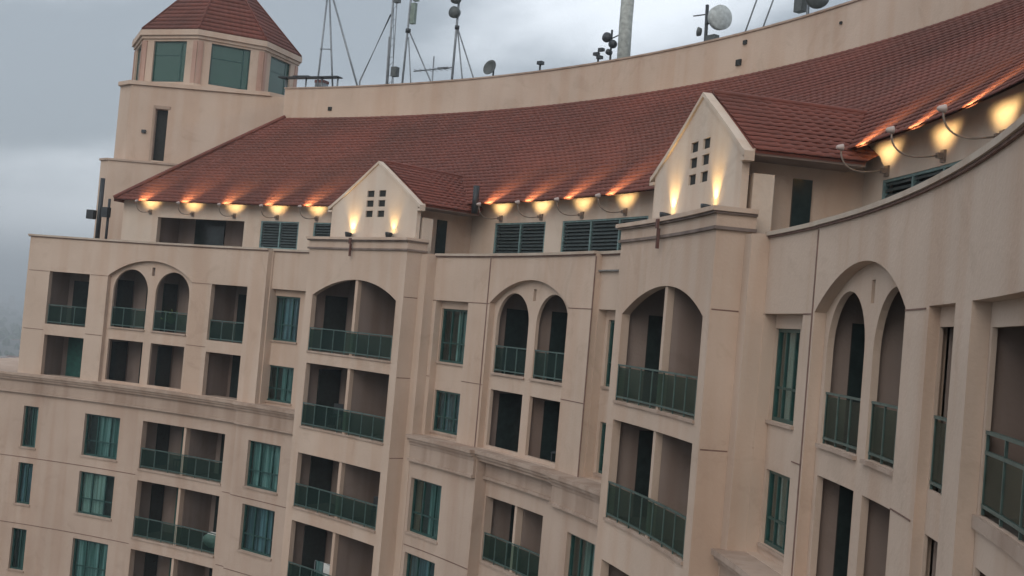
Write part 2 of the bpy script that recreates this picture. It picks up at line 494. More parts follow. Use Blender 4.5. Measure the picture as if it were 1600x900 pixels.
interior(7.4, 14.2, .525, 2.3, F1B - .0, .6, [(9., 12., 1)], extra=.12, side=(.45, .9, 0))
interior(7.4, 14.2, .525, 2.3, F2B, F2T + .06, extra=.12)
railing(15.17, 16.36, .42, F1B + .03, .95, .65)
railing(7.42, 14.18, .49, F1B + .04, .92, .85, True)
sl = MB(); sl.box(7.22, 14.28, .41, .461, F1B - .12, F1B + .025); part('balcony_slab', sl, TRIM, nw)

# --- 3. the two gabled bays
def bay(c, name_label):
    hw, oh, dF = 3.18, 2.73, -.75
    lev = [(F1B, .55, 1.24), (-4.62, -2.14, None)] + [(a, b_, None) for a, b_ in LOWER]
    holes = []
    for (zf, zt, za) in lev:
        holes.append(seg_arch(c - oh, c + oh, zf, zt, za, 22) if za else rect(c - oh, c + oh, zf, zt))
    mb = MB(); mb.panel([(c - hw, WB), (c + hw, WB), (c + hw, 2.38), (c - hw, 2.38)], holes, dF, dF + .22)
    for sg in (-1, 1):                                   # cheeks and the stepped pilaster beside them
        a, b_ = sorted((c + sg * hw, c + sg * (hw - .22)))
        mb.box(a, b_, dF + .221, .6, WB, 2.38)
        a, b_ = sorted((c + sg * hw, c + sg * (hw + (.42 if sg < 0 else .3)))); mb.box(a, b_, -.12, .62, WB, 2.32)
    w = part('bay_wall', mb, WALL)
    for z in (.72, -2.2, -5.1):
        g = MB(); g.box(c - hw - .003, c - hw + .01, dF + .03, -.13, z - .03, z, .5); part('joint_line', g, JOINT, w)
    for (zf, zt, za) in lev:
        interior(c - oh, c + oh, dF + .225, 1.25, zf - .02, (za or zt) + .12, [(c - 2.6, c - 1.5, 1)], c, (dF + .05 + .18, 0), extra=.2, side=(.34, .97, 0))
        pm = MB(); pm.box(c - .085, c + .085, dF + .05, dF + .224, zf + .003, (za or zt) - .012); part('partition_post', pm, WALL, w)
        e = MB(); e.box(c - oh - .02, c + oh + .02, dF - .05, dF - .003, zf - .07, zf - .0); part('sill', e, TRIM, w)
        railing(c - oh + .02, c + oh - .02, dF + .02, zf, .92, .78)
    # cornice carrying the gable
    k = MB(); h2 = hw + .12
    k.box(c - h2 + .1, c + h2 - .1, dF - .02, .1, 2.452, 2.71); k.box(c - h2, c + h2, dF - .15, .1, 2.762, 2.86)
    co_ = part('cornice', k, WALL, w)
    for (z0, z1, q_, pr) in ((2.382, 2.45, .05, .07), (2.712, 2.76, .04, .10)):
        k = MB(); k.box(c - h2 + q_, c + h2 - q_, dF - pr, .1, z0, z1); part('moulding', k, COPE, co_)  # mouldings coloured dark to paint in the shadow lines of the cornice
    s = MB(); s.box(c + .31, c + .45, dF - .20, dF - .152, 2.6, 2.82); s.box(c + .345, c + .415, dF - .17, dF - .1, 2.12, 2.599); part('rain_spout', s, RUST, w)
    # gable wall with six square vents
    gh = []
    for i in (-1, 1):
        for zc in (3.84, 4.24, 4.62):
            gh.append(rect(c + i * .37 - .22, c + i * .37 + .22, zc - .125, zc + .125))
    gp = [(c - 2.72, 2.864), (c + 2.72, 2.864), (c + 2.72, 4.12), (c, 5.78), (c - 2.72, 4.12)]
    gm = MB(); gm.panel(gp, gh, -.15, .02, .9); gw = part('gable', gm, ATTIC)
    for i in (-1, 1):
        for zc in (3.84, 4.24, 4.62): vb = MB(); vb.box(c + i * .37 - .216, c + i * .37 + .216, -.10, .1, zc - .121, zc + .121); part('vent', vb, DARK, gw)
    for i in (-1, 1):
        cp = MB(); o = [(c, 5.78), (c + i * 2.72, 4.12), (c + i * 2.95, 4.0), (c + i * 2.95, 4.13), (c + i * 2.80, 4.20), (c, 5.88)]
        cp.panel(o, [], -.20, .03, .9)
        a, b_ = sorted((c + i * 2.722, c + i * 2.95)); cp.box(a, b_, -.20, .03, 3.92, 4.0); part('coping', cp, ATTIC, gw)
    # side walls, eaves and tiled roof running back to the main roof
    for i in (-1, 1):
        sw = MB(); a, b_ = sorted((c + i * 2.0, c + i * 1.85)); sw.box(a, b_, .25, 3.0, 1.85, 4.2); part('side_wall', sw, WALL, gw)
        sw = MB(); a, b_ = sorted((c + i * 2.72, c + i * 2.25)); sw.box(a, b_, .13, .6, 2.3, 3.7); part('pier', sw, ATTIC, gw)
    dd = MB(); dd.box(c - 2.06, c - 2.002, 1.32, 1.76, 1.86, 3.78); part('door', dd, DOORG, gw)
    for i in (-1, 1):
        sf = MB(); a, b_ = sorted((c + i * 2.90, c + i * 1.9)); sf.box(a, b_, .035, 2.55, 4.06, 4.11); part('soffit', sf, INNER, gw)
        sf = MB(); a, b_ = sorted((c + i * 2.90, c + i * 2.82)); sf.box(a, b_, .035, 2.45, 4.112, 4.20); part('fascia', sf, ATTIC, gw)
    sl_len = math.hypot(2.95, 1.73)
    for i in (-1, 1):
        rm = MB(); ux, uz = -i * 2.95 / sl_len, 1.73 / sl_len
        def F(u, v, lift, i=i, ux=ux, uz=uz):
            return M(c + i * 2.95 + ux * v + i * uz * lift, u, 4.17 + uz * v + abs(ux) * lift + .0)
        tiles(rm, F, lambda v: (.035, 2.55 + v * 1.0), 0, sl_len, .27, .28, 5)
        rm.box(0, 1, 0, 1, 0, 1, 9, fn=lambda s_, d_, z_, i=i, ux=ux, uz=uz: M(c + i * 2.93 + ux * s_ * sl_len * .99, .05 + d_ * (2.47 + s_ * 2.2), 4.10 + uz * s_ * sl_len * .99 + z_ * .06))
        part('gable_roof', rm, TILE, gw)
    rc = MB(); rc.tube([M(c, .05 + t * .5, 5.90) for t in range(10)], .08, 8); part('ridge_cap', rc, TILE, gw)
    return w
bay(BAY1, ''); bay(BAY2, '')

# --- 4. parapet coping
for (a, b_, d) in ((70.7, 56.5, 0.), (56.48, 53.25, .3), (46.28, 42.76, .28), (42.74, 36.11, .25), (36.09, 32.6, .44), (25.7, 22.76, .27), (22.74, 4.5, .25)):
    mb = MB(); mb.box(b_, a, d - .08, d + .5, Z_PAR + .002, Z_PAR + .085); cpg = part('coping', mb, COPE_L)
    mb = MB(); mb.box(b_ + .02, a - .02, d - .045, d - .002, Z_PAR - .038, Z_PAR + .0); part('drip_moulding', mb, JOINT, cpg)
# faint string line at the arch springing, full-height joints
for (a, b_, d) in ((46.25, 46.06, .28), (44.0, 42.76, .28), (42.74, 42.61, .25), (37.58, 36.12, .25), (25.7, 25.61, .27), (23.34, 22.76, .27), (17.64, 16.56, .25), (70.5, 69.4, 0), (61., 59.85, 0), (67.0, 66.02, 0)):
    for z in (.70, -2.05):
        mb = MB(); mb.box(b_, a, d - .012, d - .002, z - .022, z); part('joint_line', mb, JOINT)
for s, d in ((42.75, .25), (36.1, .25), (22.75, .25)):
    mb = MB(); mb.box(s - .028, s + .028, d - .012, d - .0015, Z_LEDGE, Z_PAR - .07); part('joint_line', mb, JOINT)

# --- 5. ledge and the storeys below it
def ledge(hi, lo, dl, dw):
    mb = MB()
    mb.box(lo, hi, dl, dw + .9, -4.30, Z_LEDGE + .0)
    mb.box(lo + .02, hi - .02, dl + .07, dw + .3, -4.40, -4.302)
    mb.box(lo + .04, hi - .04, dl + .16, dw + .3, -4.52, -4.402)
    mb.box(lo + .05, hi - .05, dw - .10, dw + .3, -5.02, -4.522)
    mb.box(lo + .04, hi - .04, dw - .16, dw + .3, -5.12, -5.022)
    return part('ledge', mb, TRIM)
ledge(78, 57.4, -.27, .12); ledge(57.398, 53.05, -.40, -.08)
ledge(46.25, 41.95, -.40, -.10); ledge(41.948, 36.9, -.24, .32); ledge(36.898, 32.42, -.38, -.08)
ledge(25.78, 22.6, -.40, -.10); ledge(22.598, 16.5, -.20, .32); ledge(16.498, 4.5, -.30, .0)
def lower_wall(hi, lo, d, wins, bals, parts=True):
    holes = []
    for (s, ww) in wins:
        for (zf, zt) in LOWER: holes.append(rect(s - ww / 2, s + ww / 2, zt - 1.95, zt - .03))
    for (a, b_) in bals:
        for (zf, zt) in LOWER: holes.append(rect(b_, a, zf, zt))
    mb = MB(); mb.panel([(lo, WB), (hi, WB), (hi, -4.3), (lo, -4.3)], holes, d, d + .3)
    w = part('lower_wall', mb, WALL_LOW_DIM)
    if lo > 5:
        rt = MB(); rt.box(lo, lo + .06, d + .301, d + .75, WB, -4.3); part('return_wall', rt, WALL_LOW_DIM, w)
    for (s, ww) in wins:
        for (zf, zt) in LOWER:
            window(s, d + .13, zt - 1.95, ww, 1.92, (-.17, .2) if ww > 1.2 else (0.02,), .36 if ww > 1.2 else None)
            sm = MB(); sm.box(s - ww / 2 - .06, s + ww / 2 + .06, d - .05, d - .002, zt - 2.03, zt - 1.952); part('sill', sm, TRIM, w)
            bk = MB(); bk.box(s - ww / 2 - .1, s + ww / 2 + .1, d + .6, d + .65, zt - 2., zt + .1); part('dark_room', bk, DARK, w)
    for (a, b_) in bals:
        c = (a + b_) / 2
        for (zf, zt) in LOWER:
            interior(b_, a, d + .305, d + 2.0, zf - .02, zt + .08, [(c + .9, c + 1.9, 2), (c - 1.6, c - .4, 1)], c, (d + .32, 0), side=(.5, .97, 0))
            pm = MB(); pm.box(c - .07, c + .07, d + .06, d + .3, zf + .003, zt - .012); part('partition_post', pm, WALL, w)
            railing(b_ + .02, a - .02, d + .06, zf, .92, .8)
            e = MB(); e.box(b_ - .02, a + .02, d - .05, d - .003, zf - .09, zf); part('sill', e, TRIM, w)
    return w
lower_wall(78, 57.4, .12, [(73.5, 2.0), (69.72, .82), (65.62, 2.06)], [(63.25, 58.25)])
lower_wall(57.398, 53.05, -.08, [(55.55, 2.05)], [])
lower_wall(46.25, 41.95, -.10, [(45.08, 2.0)], [])
lower_wall(41.948, 36.9, .32, [], [(42.3 - .42, 38.2)])
lower_wall(36.898, 32.42, -.08, [(34.9, 1.85)], [])
lower_wall(25.78, 22.6, -.10, [(24.3, 1.6)], [])
lower_wall(22.598, 16.5, .32, [], [(21.7, 17.4)])
lower_wall(16.498, 4.5, .0, [(13.5, 1.5)], [])
mb = MB()                                                # storey lines scored into the lower stucco
for (a, b_, d) in ((77.9, 63.4, .12), (58.1, 57.42, .12), (57.38, 53.1, -.08), (46.2, 41.97, -.1), (38.0, 36.92, .32), (36.88, 32.5, -.08)):
    for z in (-8.1, -11.2): mb = MB(); mb.box(b_, a, d - .010, d - .0015, z - .03, z); part('joint_line', mb, JOINT)

# --- 6. body behind the balconies, down to the street
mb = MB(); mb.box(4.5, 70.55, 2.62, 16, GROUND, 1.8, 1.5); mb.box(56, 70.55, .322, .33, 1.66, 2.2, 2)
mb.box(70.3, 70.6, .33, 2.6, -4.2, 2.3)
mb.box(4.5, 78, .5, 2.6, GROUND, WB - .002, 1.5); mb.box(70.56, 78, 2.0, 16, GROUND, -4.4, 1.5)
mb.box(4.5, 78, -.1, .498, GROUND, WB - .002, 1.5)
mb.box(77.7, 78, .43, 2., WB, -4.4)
part('main_body', mb, WALL_LOW_DIM)
mb = MB(); mb.box(4.5, 70.3, .35, 2.95, 1.802, 1.84, 1.5); part('terrace_floor', mb, DECK)
mb = MB()
for i in range(0, 66):                                   # party walls closing the void behind the facade
    pass
mb.box(4.5, 70.3, 2.3, 2.61, -4.3, 1.8, 1.5)
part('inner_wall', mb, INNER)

# --- 7. attic wall, its openings and louvres
AD = 3.0
att_open = [(65.95, 61.05, 2.45, 3.78)]
att_win = [(60.1, 57.9), (57.05, 55.1), (46.5, 43.6), (42.65, 37.9), (26.4, 22.6)]
mb = MB()
holes = [rect(b_, a, z0, z1) for a, b_, z0, z1 in att_open] + [rect(b_, a, 2.58, 3.83) for a, b_ in att_win]
holes += [rect(16., 19.6, 2.58, 3.83)]
mb.panel([(4.5, 1.9), (67.9, 1.9), (67.9, 4.93), (4.5, 4.93)], holes, AD, AD + .25)
att = part('attic_wall', mb, ATTIC)
interior(61.05, 65.95, AD + .26, AD + 1.9, 2.3, 3.95, [(63.6, 65.2, 1)])
for a, b_ in att_win + [(19.6, 16.)]:
    w = a - b_
    f = MB(); f.box(b_, a, AD + .02, AD + .14, 2.58, 2.64); f.box(b_, a, AD + .02, AD + .14, 3.77, 3.83)
    n = max(1, int(round(w / 1.4)))
    for i in range(n + 1):
        s = b_ + w * i / n; s = min(max(s, b_ + .04), a - .04); f.box(s - .035, s + .035, AD + .015, AD + .14, 2.642, 3.768)
    fr = part('louvre_window', f, LOUVF)
    l = MB()
    for i in range(9):
        z = 2.69 + i * .125
        l.box(b_ + .04, a - .04, AD + .05, AD + .12, z, z + .05, fn=lambda s, d, z_, z0=z: M(s, d, z_ + (d - AD - .05) * .6))
    part('louvre_slats', l, LOUV, fr)
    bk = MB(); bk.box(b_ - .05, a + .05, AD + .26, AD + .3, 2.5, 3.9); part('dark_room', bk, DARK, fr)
# a grey vent pipe rising through the eave next to the small gable
mb = MB(); mb.tube([M(46.72, 2.15, 4.1), M(46.72, 2.15, 5.15)], .12, 10); part('vent_pipe', mb, METALD)

# --- 8. main tiled roof
E0, E1, ZE, ZR = 2.35, 8.67, 4.50, 9.74
SLEN = math.hypot(E1 - E0, ZR - ZE); cd, cz = (E1 - E0) / SLEN, (ZR - ZE) / SLEN
mb = MB()
def FR(u, v, lift): return M(u, E0 + cd * v - cz * lift, ZE + cz * v + cd * lift)
tiles(mb, FR, lambda v: (6., 68.0 - 4.45 * v / SLEN), 0, SLEN, .26, .27, 4)
nseg = 60
for i in range(nseg):                                    # under-sheet closing the roof from below
    base = len(mb.v)
    for t in (i / nseg, (i + 1) / nseg):
        for v in (0, 1):
            top = 68.0 - 4.45 * v; u = 6 + (top - 6) * t
            mb.v.append(M(u, E0 + .02 + (E1 - E0) * v, ZE - .03 + (ZR - ZE) * v))
    mb.face((base, base + 2, base + 3, base + 1))
rf = part('roof', mb, TILE)
# hipped end facing the tower side
mb = MB()
A, B_, Cc = M(68.0, E0, ZE), M(63.55, E1, ZR), M(68.0, 14.5, ZE); Dd = M(63.55, 12, ZR)
base = len(mb.v); mb.v += [A, Cc, Dd, B_]; mb.face((0, 1, 2, 3))
off = Vector((0, 0, -.12)); mb.v += [A + off, Cc + off, Dd + off, B_ + off]; mb.face((4, 7, 6, 5)); mb.face((0, 4, 5, 1)); mb.face((3, 2, 6, 7))
part('hip_end', mb, TILE, rf)
mb = MB(); mb.tube([M(68.0 - 4.45 * t / 20, E0 + (E1 - E0) * t / 20, ZE + .06 + (ZR - ZE) * t / 20) for t in range(21)], .10, 8)
part('hip_cap', mb, TILE, rf)
# high parapet along the ridge
mb = MB(); mb.box(6, 63.68, E1, E1 + .3, 9.2, 11.26, 1.0)
rw = part('ridge_parapet', mb, WALL)
mb = MB(); mb.box(6, 63.72, E1 - .05, E1 + .36, 11.262, 11.33, 1.0); part('coping', mb, TRIM, rw)
for s, z, r in ((61.22, 10.19, .09), (40.81, 10.23, .11), (40.59, 10.93, .075), (36.5, 10.7, .04)):
    mb = MB(); mb.box(s - r, s + r, E1 - .06, E1 - .002, z - r, z + r); part('drain_outlet', mb, DARK, rw)
mb = MB(); mb.box(6, 63.5, E1 + .3, 22, 10.2, 10.4, 1.0); mb.box(6, 63.5, 16, 22, GROUND, 10.2, 1.5); mb.box(6, 63.5, 4.6, 16, 1.81, 2.3, 1.5); mb.box(63.0, 63.5, 8.9, 16, 2.3, 10.2)
part('roof_deck', mb, DECK)

# ------------------------------------------------------------------ the octagonal tower
TC = Vector((-18.01, 68.38, 0)); TR = 4.64
tow = thing('octagonal_tower', Vector((TC.x, TC.y, GROUND)), 'peach stair tower with an octagonal windowed top storey and red pyramid roof', 'tower')
def tpart(name, mb, m, parent=None): return link(name, mb.mesh(name, m, Vector((TC.x, TC.y, GROUND))), parent or tow)
angs = [math.radians(-88 + 45 * k) for k in range(8)]
def corner(k, r): a = angs[k % 8]; return Vector((TC.x + r * math.sin(a), TC.y - r * math.cos(a), 0))
def prism(mb, pts, z0, z1):
    base = len(mb.v); n = len(pts)
    for p in pts: mb.v.append(Vector((p[0], p[1], z0)))
    for p in pts: mb.v.append(Vector((p[0], p[1], z1)))
    for i in range(n): mb.face((base + i, base + (i + 1) % n, base + n + (i + 1) % n, base + n + i))
    mb.face(tuple(range(base, base + n))); mb.face(tuple(range(base + n, base + 2 * n)))
wm = MB()
for k in range(8):
    p, q_ = corner(k, TR), corner(k + 1, TR); ux = (q_ - p).normalized(); ln = (q_ - p).length; nin = (TC - (p + q_) / 2); nin.z = 0; nin.normalize()
    fn = lambda u, d, z, p=p, ux=ux, nin=nin: p + ux * u + nin * d + Vector((0, 0, z))
    wm.panel([(0, 11.206), (ln, 11.206), (ln, 14.020), (0, 14.020)], [rect(.72, ln - .72, 11.519, 13.739)], 0, .3, 9, fn)
    f = MB(fn=fn); t = .07
    f.box(.72, ln - .72, .1, .18, 11.519, 11.591, 9); f.box(.72, ln - .72, .1, .18, 13.666, 13.739, 9); f.box(.72, .79, .1, .18, 11.594, 13.664, 9); f.box(ln - .79, ln - .72, .1, .18, 11.594, 13.664, 9)
    f.box(ln - 1.12, ln - 1.05, .11, .17, 11.594, 13.664, 9); f.box(.795, ln - 1.125, .115, .165, 12.95, 13.0, 9)
    wf = tpart('window', f, FRAME)
    g = MB(fn=fn); g.box(.79, ln - .79, .13, .14, 11.591, 13.666, 9); tpart('pane', g, TOWERGLASS, wf)
    for a, b_ in ((.0, .30), (ln - .30, ln)):
        pl = MB(fn=fn); pl.box(a + .02, b_ - .02, -.05, -.002, 11.466, 13.760, 9); tpart('pilaster', pl, PIL)
tw = tpart('top_storey', wm, WALL)
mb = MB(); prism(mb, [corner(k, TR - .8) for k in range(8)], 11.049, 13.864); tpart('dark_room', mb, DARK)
mb = MB()
prism(mb, [corner(k, TR + .12) for k in range(8)], 11.258, 11.446); tpart('sill', mb, WALL)
mb = MB(); prism(mb, [corner(k, TR + .10) for k in range(8)], 13.864, 14.031); prism(mb, [corner(k, TR + .22) for k in range(8)], 14.033, 14.33); tpart('cornice', mb, WALL)
mb = MB(); ER = TR + .16; APX = Vector((TC.x, TC.y, 19.337)); Z0 = 14.36
for k in range(8):
    p, q_ = corner(k, ER), corner(k + 1, ER); p.z = q_.z = Z0; mid = (p + q_) / 2; up = APX - mid; sl_ = up.length; up.normalize(); ux = (q_ - p).normalized(); nrm = ux.cross(up)
    if nrm.dot(mid - TC) < 0: nrm = -nrm
    hw_ = (q_ - p).length / 2
    tiles(mb, lambda u, v, lift, mid=mid, ux=ux, up=up, nrm=nrm: mid + ux * u + up * v + nrm * lift, lambda v, hw_=hw_, sl_=sl_: (-hw_ * (1 - v / sl_), hw_ * (1 - v / sl_)), 0, sl_ * .985, .36, .30, 4)
prism(mb, [corner(k, ER - .02) for k in range(8)], 14.331, 14.362)
tr = tpart('pyramid_roof', mb, TILE)
mb = MB()
for k in range(8):
    p = corner(k, ER); p.z = Z0 + .04; mb.tube([p, APX + Vector((0, 0, .04))], .05, 6)
tpart('hip_cap', mb, TILE, tr)
mb = MB(); mb.lathe([(.0, 0), (.18, 0), (.12, .25), (.04, .9), (0, .95)], APX - Vector((0, 0, .1))); tpart('finial', mb, METALD, tr)
# shaft: broad front face with cut corners
def shaft(mb, x0, x1, y0, y1, c, z0, z1):
    prism(mb, [(x0 + c, y0), (x1 - c, y0), (x1, y0 + c), (x1, y1 - c), (x1 - c, y1), (x0 + c, y1), (x0, y1 - c), (x0, y0 + c)], z0, z1)
X0, X1, Y0, Y1, CC = -21.94, -12.82, 63.4, 73.2, .88
mb = MB(); fn = lambda u, d, z: Vector((u, Y0 + d, z))
mb.panel([(X0 + CC, 6.984), (X1 - .4, 6.984), (X1 - .4, 11.049), (X0 + CC, 11.049)], [rect(-19.660, -18.993, 7.109, 9.851)], 0, .4, 9, fn)
prism(mb, [(X1 - .05, Y0), (X1 - .05, Y1), (X0 + CC, Y1), (X0, Y1 - CC), (X0, Y0 + CC), (X0 + CC, Y0), (X0 + CC, Y0 + .41), (X1 - .4, Y0 + .41), (X1 - .4, Y0)], 6.984, 11.049)
tpart('shaft', mb, WALL)
mb = MB(); mb.wbox((-19.326, Y0 + .36, 8.475), .66, .08, 2.773); tpart('slit_window', mb, DARK)
mb = MB(); mb.wbox((-19.733, Y0 - .015, 8.475), .1, .03, 2.8); mb.wbox((-19.326, Y0 - .02, 9.955), .9, .04, .16); tpart('window_frame', mb, TRIM)
mb = MB(); shaft(mb, X0 - .1, X1 + .02, Y0 - .12, Y1 + .1, CC, 11.052, 11.258); tpart('string_course', mb, WALL)
mb = MB(); shaft(mb, X0 - .42, X1 + .1, Y0 - .42, Y1 + .2, .6, GROUND, 6.880); tpart('base', mb, WALL)
mb = MB(); shaft(mb, X0 - .5, X1 + .15, Y0 - .5, Y1 + .3, .62, 6.882, 6.984); tpart('string_course', mb, TRIM)
# blind arch moulding on the base and a wall lamp bracket box
mb = MB()
pts = [Vector((-18.972 + 1.35 * math.cos(a), Y0 - .45, 4.951 + .95 * math.sin(a))) for a in [PI - PI * i / 14 for i in range(15)]]
mb.tube(pts, .09, 6); tpart('arch_moulding', mb, TRIM)
mb = MB(); mb.wbox((-20.1, Y0 - .48, 8.339 - 0.0), .2, .1, .16) if False else mb.wbox((-20.170, Y0 - .06, 8.600), .22, .12, .16); tpart('wall_box', mb, METALD)

# ------------------------------------------------------------------ pipes and air-conditioner boxes at the tower corner
t = thing('drain_stack', M(70.0, 4.2, 1.84), 'dark pipe stack with two small boxes at the foot of the tower', 'pipes')
def wpart(t, name, mb, m, parent=None):
    return link(name, mb.mesh(name, m, Vector(t.location)), parent or t)
mb = MB(); mb.tube([M(69.6, 3.6, 1.84), M(69.6, 3.6, 5.6)], .12, 8); mb.tube([M(69.2, 3.7, 1.84), M(69.2, 3.7, 4.6)], .07, 8); wpart(t, 'pipe', mb, METALD)
mb = MB(); mb.wbox(M(70.0, 3.55, 3.75), .4, .3, .45, heading(70)); wpart(t, 'box', mb, METALD)
mb = MB(); mb.wbox(M(69.2, 3.5, 3.9), .36, .3, .5, heading(69)); wpart(t, 'box', mb, METALD)

# ------------------------------------------------------------------ floodlights on curved arms along the eave
LAMP_E = 120.0
def spot(name, loc, target, energy, size, parent, blend=.8, col=(1., .70, .32), rad=.06):
    l = bpy.data.lights.new(name, 'SPOT'); l.energy = energy; l.color = col; l.spot_size = math.radians(size); l.spot_blend = blend; l.shadow_soft_size = rad
    o = bpy.data.objects.new(name, l); COL.objects.link(o)
    d = Vector(target) - Vector(loc); o.rotation_euler = d.to_track_quat('-Z', 'Y').to_euler()
    o.location = Vector(loc) - Vector(parent.location); o.parent = parent
    return o
LL = [
 (66.38, 'floodlight at the far left end of the eave, beside the roof hip'),
 (64.01, 'floodlight above the wide dark attic opening, second from the roof hip'),
 (61.64, 'floodlight at the right end of the wide dark attic opening'),
 (59.18, 'floodlight above the square teal louvre left of the small gable'),
 (56.88, 'floodlight just left of the small gable, above the little louvre'),
 (46.17, 'floodlight right of the small gable, above the left half of the first louvre'),
 (43.87, 'floodlight over the right end of the louvre beside the small gable'),
 (41.56, 'floodlight over the left part of the long louvre between the gables'),
 (39.16, 'floodlight nearest the left side of the large gable'),
 (26.19, 'floodlight on a long curved arm just right of the large gable'),
 (23.85, 'floodlight over the slanting louvre right of the large gable, middle of three'),
 (21.6, 'floodlight at the right edge where the parapet climbs past the roof'),
]
def lamp(s, label):
    base = M(s, AD - .002, 4.0)
    t = thing('wall_floodlight', base, label, 'floodlight', 'floodlights on curved arms along the roof eave')
    b_ = MB(); b_.box(s - .08, s + .08, AD - .05, AD - .003, 3.88, 4.12); b_.box(s - .05, s + .05, AD - .16, AD - .052, 3.95, 4.05); wpart(t, 'bracket', b_, ARMW)
    a = MB(); pts = []
    for i in range(13):
        u = i / 12
        d = AD - .14 - .95 * math.sin(u * PI * .5) ; z = 4.0 - .12 * math.sin(u * PI) + .34 * u ** 2.2
        pts.append(M(s, d, z))
    a.tube(pts, .019, 6); wpart(t, 'arm', a, ARMW)
    head = M(s, AD - 1.1, 4.40); tgt = M(s, AD - .1, 4.50)
    ax = (tgt - head).normalized()
    h = MB(); h.lathe([(0, -.11), (.03, -.105), (.05, -.075), (.062, -.025), (.073, .025), (.076, .045), (.066, .045), (.05, .015)], head, ax, 14); hd = wpart(t, 'lamp_head', h, HEADM)
    bb = MB(); bb.lathe([(0, .038), (.033, .034), (.05, .016), (.045, -.01), (0, -.02)], head, ax, 12); wpart(t, 'bulb', bb, BULB, hd)
    spot('lamp_light', head + ax * .07, M(s, AD - .05, 4.72), LAMP_E, 80, t, 1., rad=.09)
for s, lb in LL: lamp(s, lb)
UL = [(BAY1 + 1.3, 'left uplight on the small gable ledge'), (BAY1 - 1.3, 'right uplight on the small gable ledge'),
      (BAY2 + 1.4, 'left uplight on the large gable ledge'), (BAY2 - 1.25, 'right uplight on the large gable ledge')]
for k, (s, lb) in enumerate(UL):
    UD = -.36; base = M(s, UD, 2.862)
    t = thing('gable_uplight', base, lb + ', shining up the wall', 'uplight', 'uplights in front of the two gables')
    b_ = MB(); b_.box(s - .16, s + .16, UD - .08, UD + .08, 2.863, 2.90); b_.tube([M(s, UD, 2.9), M(s, UD, 2.98)], .03, 6); wpart(t, 'foot', b_, METALD)
    ax = (M(s, -.2, 4.0) - M(s, UD, 3.0)).normalized(); o = M(s, UD, 3.0)
    h = MB(); h.lathe([(0, -.1), (.1, -.09), (.14, .02), (.15, .08), (.13, .08), (.1, .0)], o, ax, 12); hd = wpart(t, 'lamp_head', h, METALD)
    bb = MB(); bb.lathe([(0, .07), (.11, .06), (.11, .02), (0, .01)], o, ax, 12); wpart(t, 'lens', bb, BULB2, hd)
    spot('lamp_light', o + ax * .1, M(s, -.17, 3.6), 75 if k != 1 else 45, 76, t, .9, (1., .66, .24), .06)

# ------------------------------------------------------------------ aerials and masts on the roof deck
RD = 12.0; ZD = 10.4
def P(s, z, d=RD): return M(s, d, z)
def mast(label, cat='mast', s=60., name='antenna_mast', group=None, d=RD):
    return thing(name, M(s, d, ZD), label, cat, group)
t = mast('tall lattice tripod of three steel legs beside the tower', s=63.8, name='tripod_mast')
for a, b_, d2 in (((64.05, ZD), (64.02, 17.4), 0), ((63.2, ZD), (63.95, 17.4), .3), ((61.85, ZD), (63.85, 17.4), .9)):
    mb = MB(); mb.tube([M(a[0], RD + d2, a[1]), M(b_[0], RD + .2, b_[1])], .055, 6); wpart(t, 'leg', mb, METAL)
mb = MB(); mb.tube([M(63.95, RD + .2, 17.2), M(63.95, RD + .2, 21)], .05, 6); wpart(t, 'pole', mb, METAL)
mb = MB(); mb.tube([M(64.05, RD, 14.2), M(63.6, RD + .15, 14.2)], .03, 5); wpart(t, 'brace', mb, METAL)
t = mast('slim steel mast with a long diagonal brace to its left', s=60.55)
mb = MB(); mb.tube([P(60.45, ZD), P(60.6, 18.5)], .06, 6); wpart(t, 'pole', mb, METAL)
mb = MB(); mb.tube([M(61.9, RD + .2, ZD), M(62.0, RD + .2, 12.4), M(60.62, RD, 15.9)], .05, 6); wpart(t, 'brace', mb, METAL)
mb = MB(); mb.tube([M(60.85, RD + .6, ZD), M(60.6, RD, 14.7)], .04, 6); wpart(t, 'brace', mb, METAL)
mb = MB(); mb.tube([P(60.2, ZD), P(60.42, 18.5)], .03, 5); wpart(t, 'pole', mb, METAL)
mb = MB()
for i in range(14): z = 11.6 + i * .5; mb.tube([P(60.47 + .02 * i * .5, z), P(60.24 + .03 * i * .5, z + (.25 if i % 2 else 0))], .014, 4)
wpart(t, 'rungs', mb, METAL)
mb = MB(); mb.tube([P(60.5 , 16.2), M(60.9, RD + 1., 14.0), M(61.3, RD + 2, 12.6), M(61.4, RD + 2.2, ZD)], .012, 4); wpart(t, 'cable', mb, METALD)
mb = MB(); mb.wbox(P(60.15, 12.8), .34, .3, .5, heading(60)); wpart(t, 'junction_box', mb, DISHD)
mb = MB(); mb.wbox(P(60.35, 16.7), .3, .25, .4, heading(60)); wpart(t, 'antenna', mb, DISHD)
t = mast('mast carrying upright greenish antenna panels near the top', s=59.65)
mb = MB(); mb.tube([P(59.75, ZD), P(59.66, 18.2)], .06, 6); wpart(t, 'pole', mb, METAL)
mb = MB(); mb.tube([M(58.5, RD + .3, ZD), M(58.5, RD + .3, 12.3), P(59.6, 14.9)], .04, 6); wpart(t, 'brace', mb, METAL)
mb = MB(); mb.tube([M(59.3, RD + .4, ZD), P(59.62, 14.6)], .035, 6); wpart(t, 'brace', mb, METAL)
for z0, z1, ss in ((15.3, 16.4, 59.48), (16.5, 17.6, 59.40)):
    mb = MB(); mb.wbox(P(ss, (z0 + z1) / 2), .28, .2, z1 - z0, heading(59.5)); wpart(t, 'antenna_panel', mb, PANELM)
mb = MB(); mb.lathe([(.0, -.12), (.14, -.1), (.14, .1), (0, .12)], P(59.67, 14.95), (0, 0, 1), 10); wpart(t, 'clamp', mb, METALD)
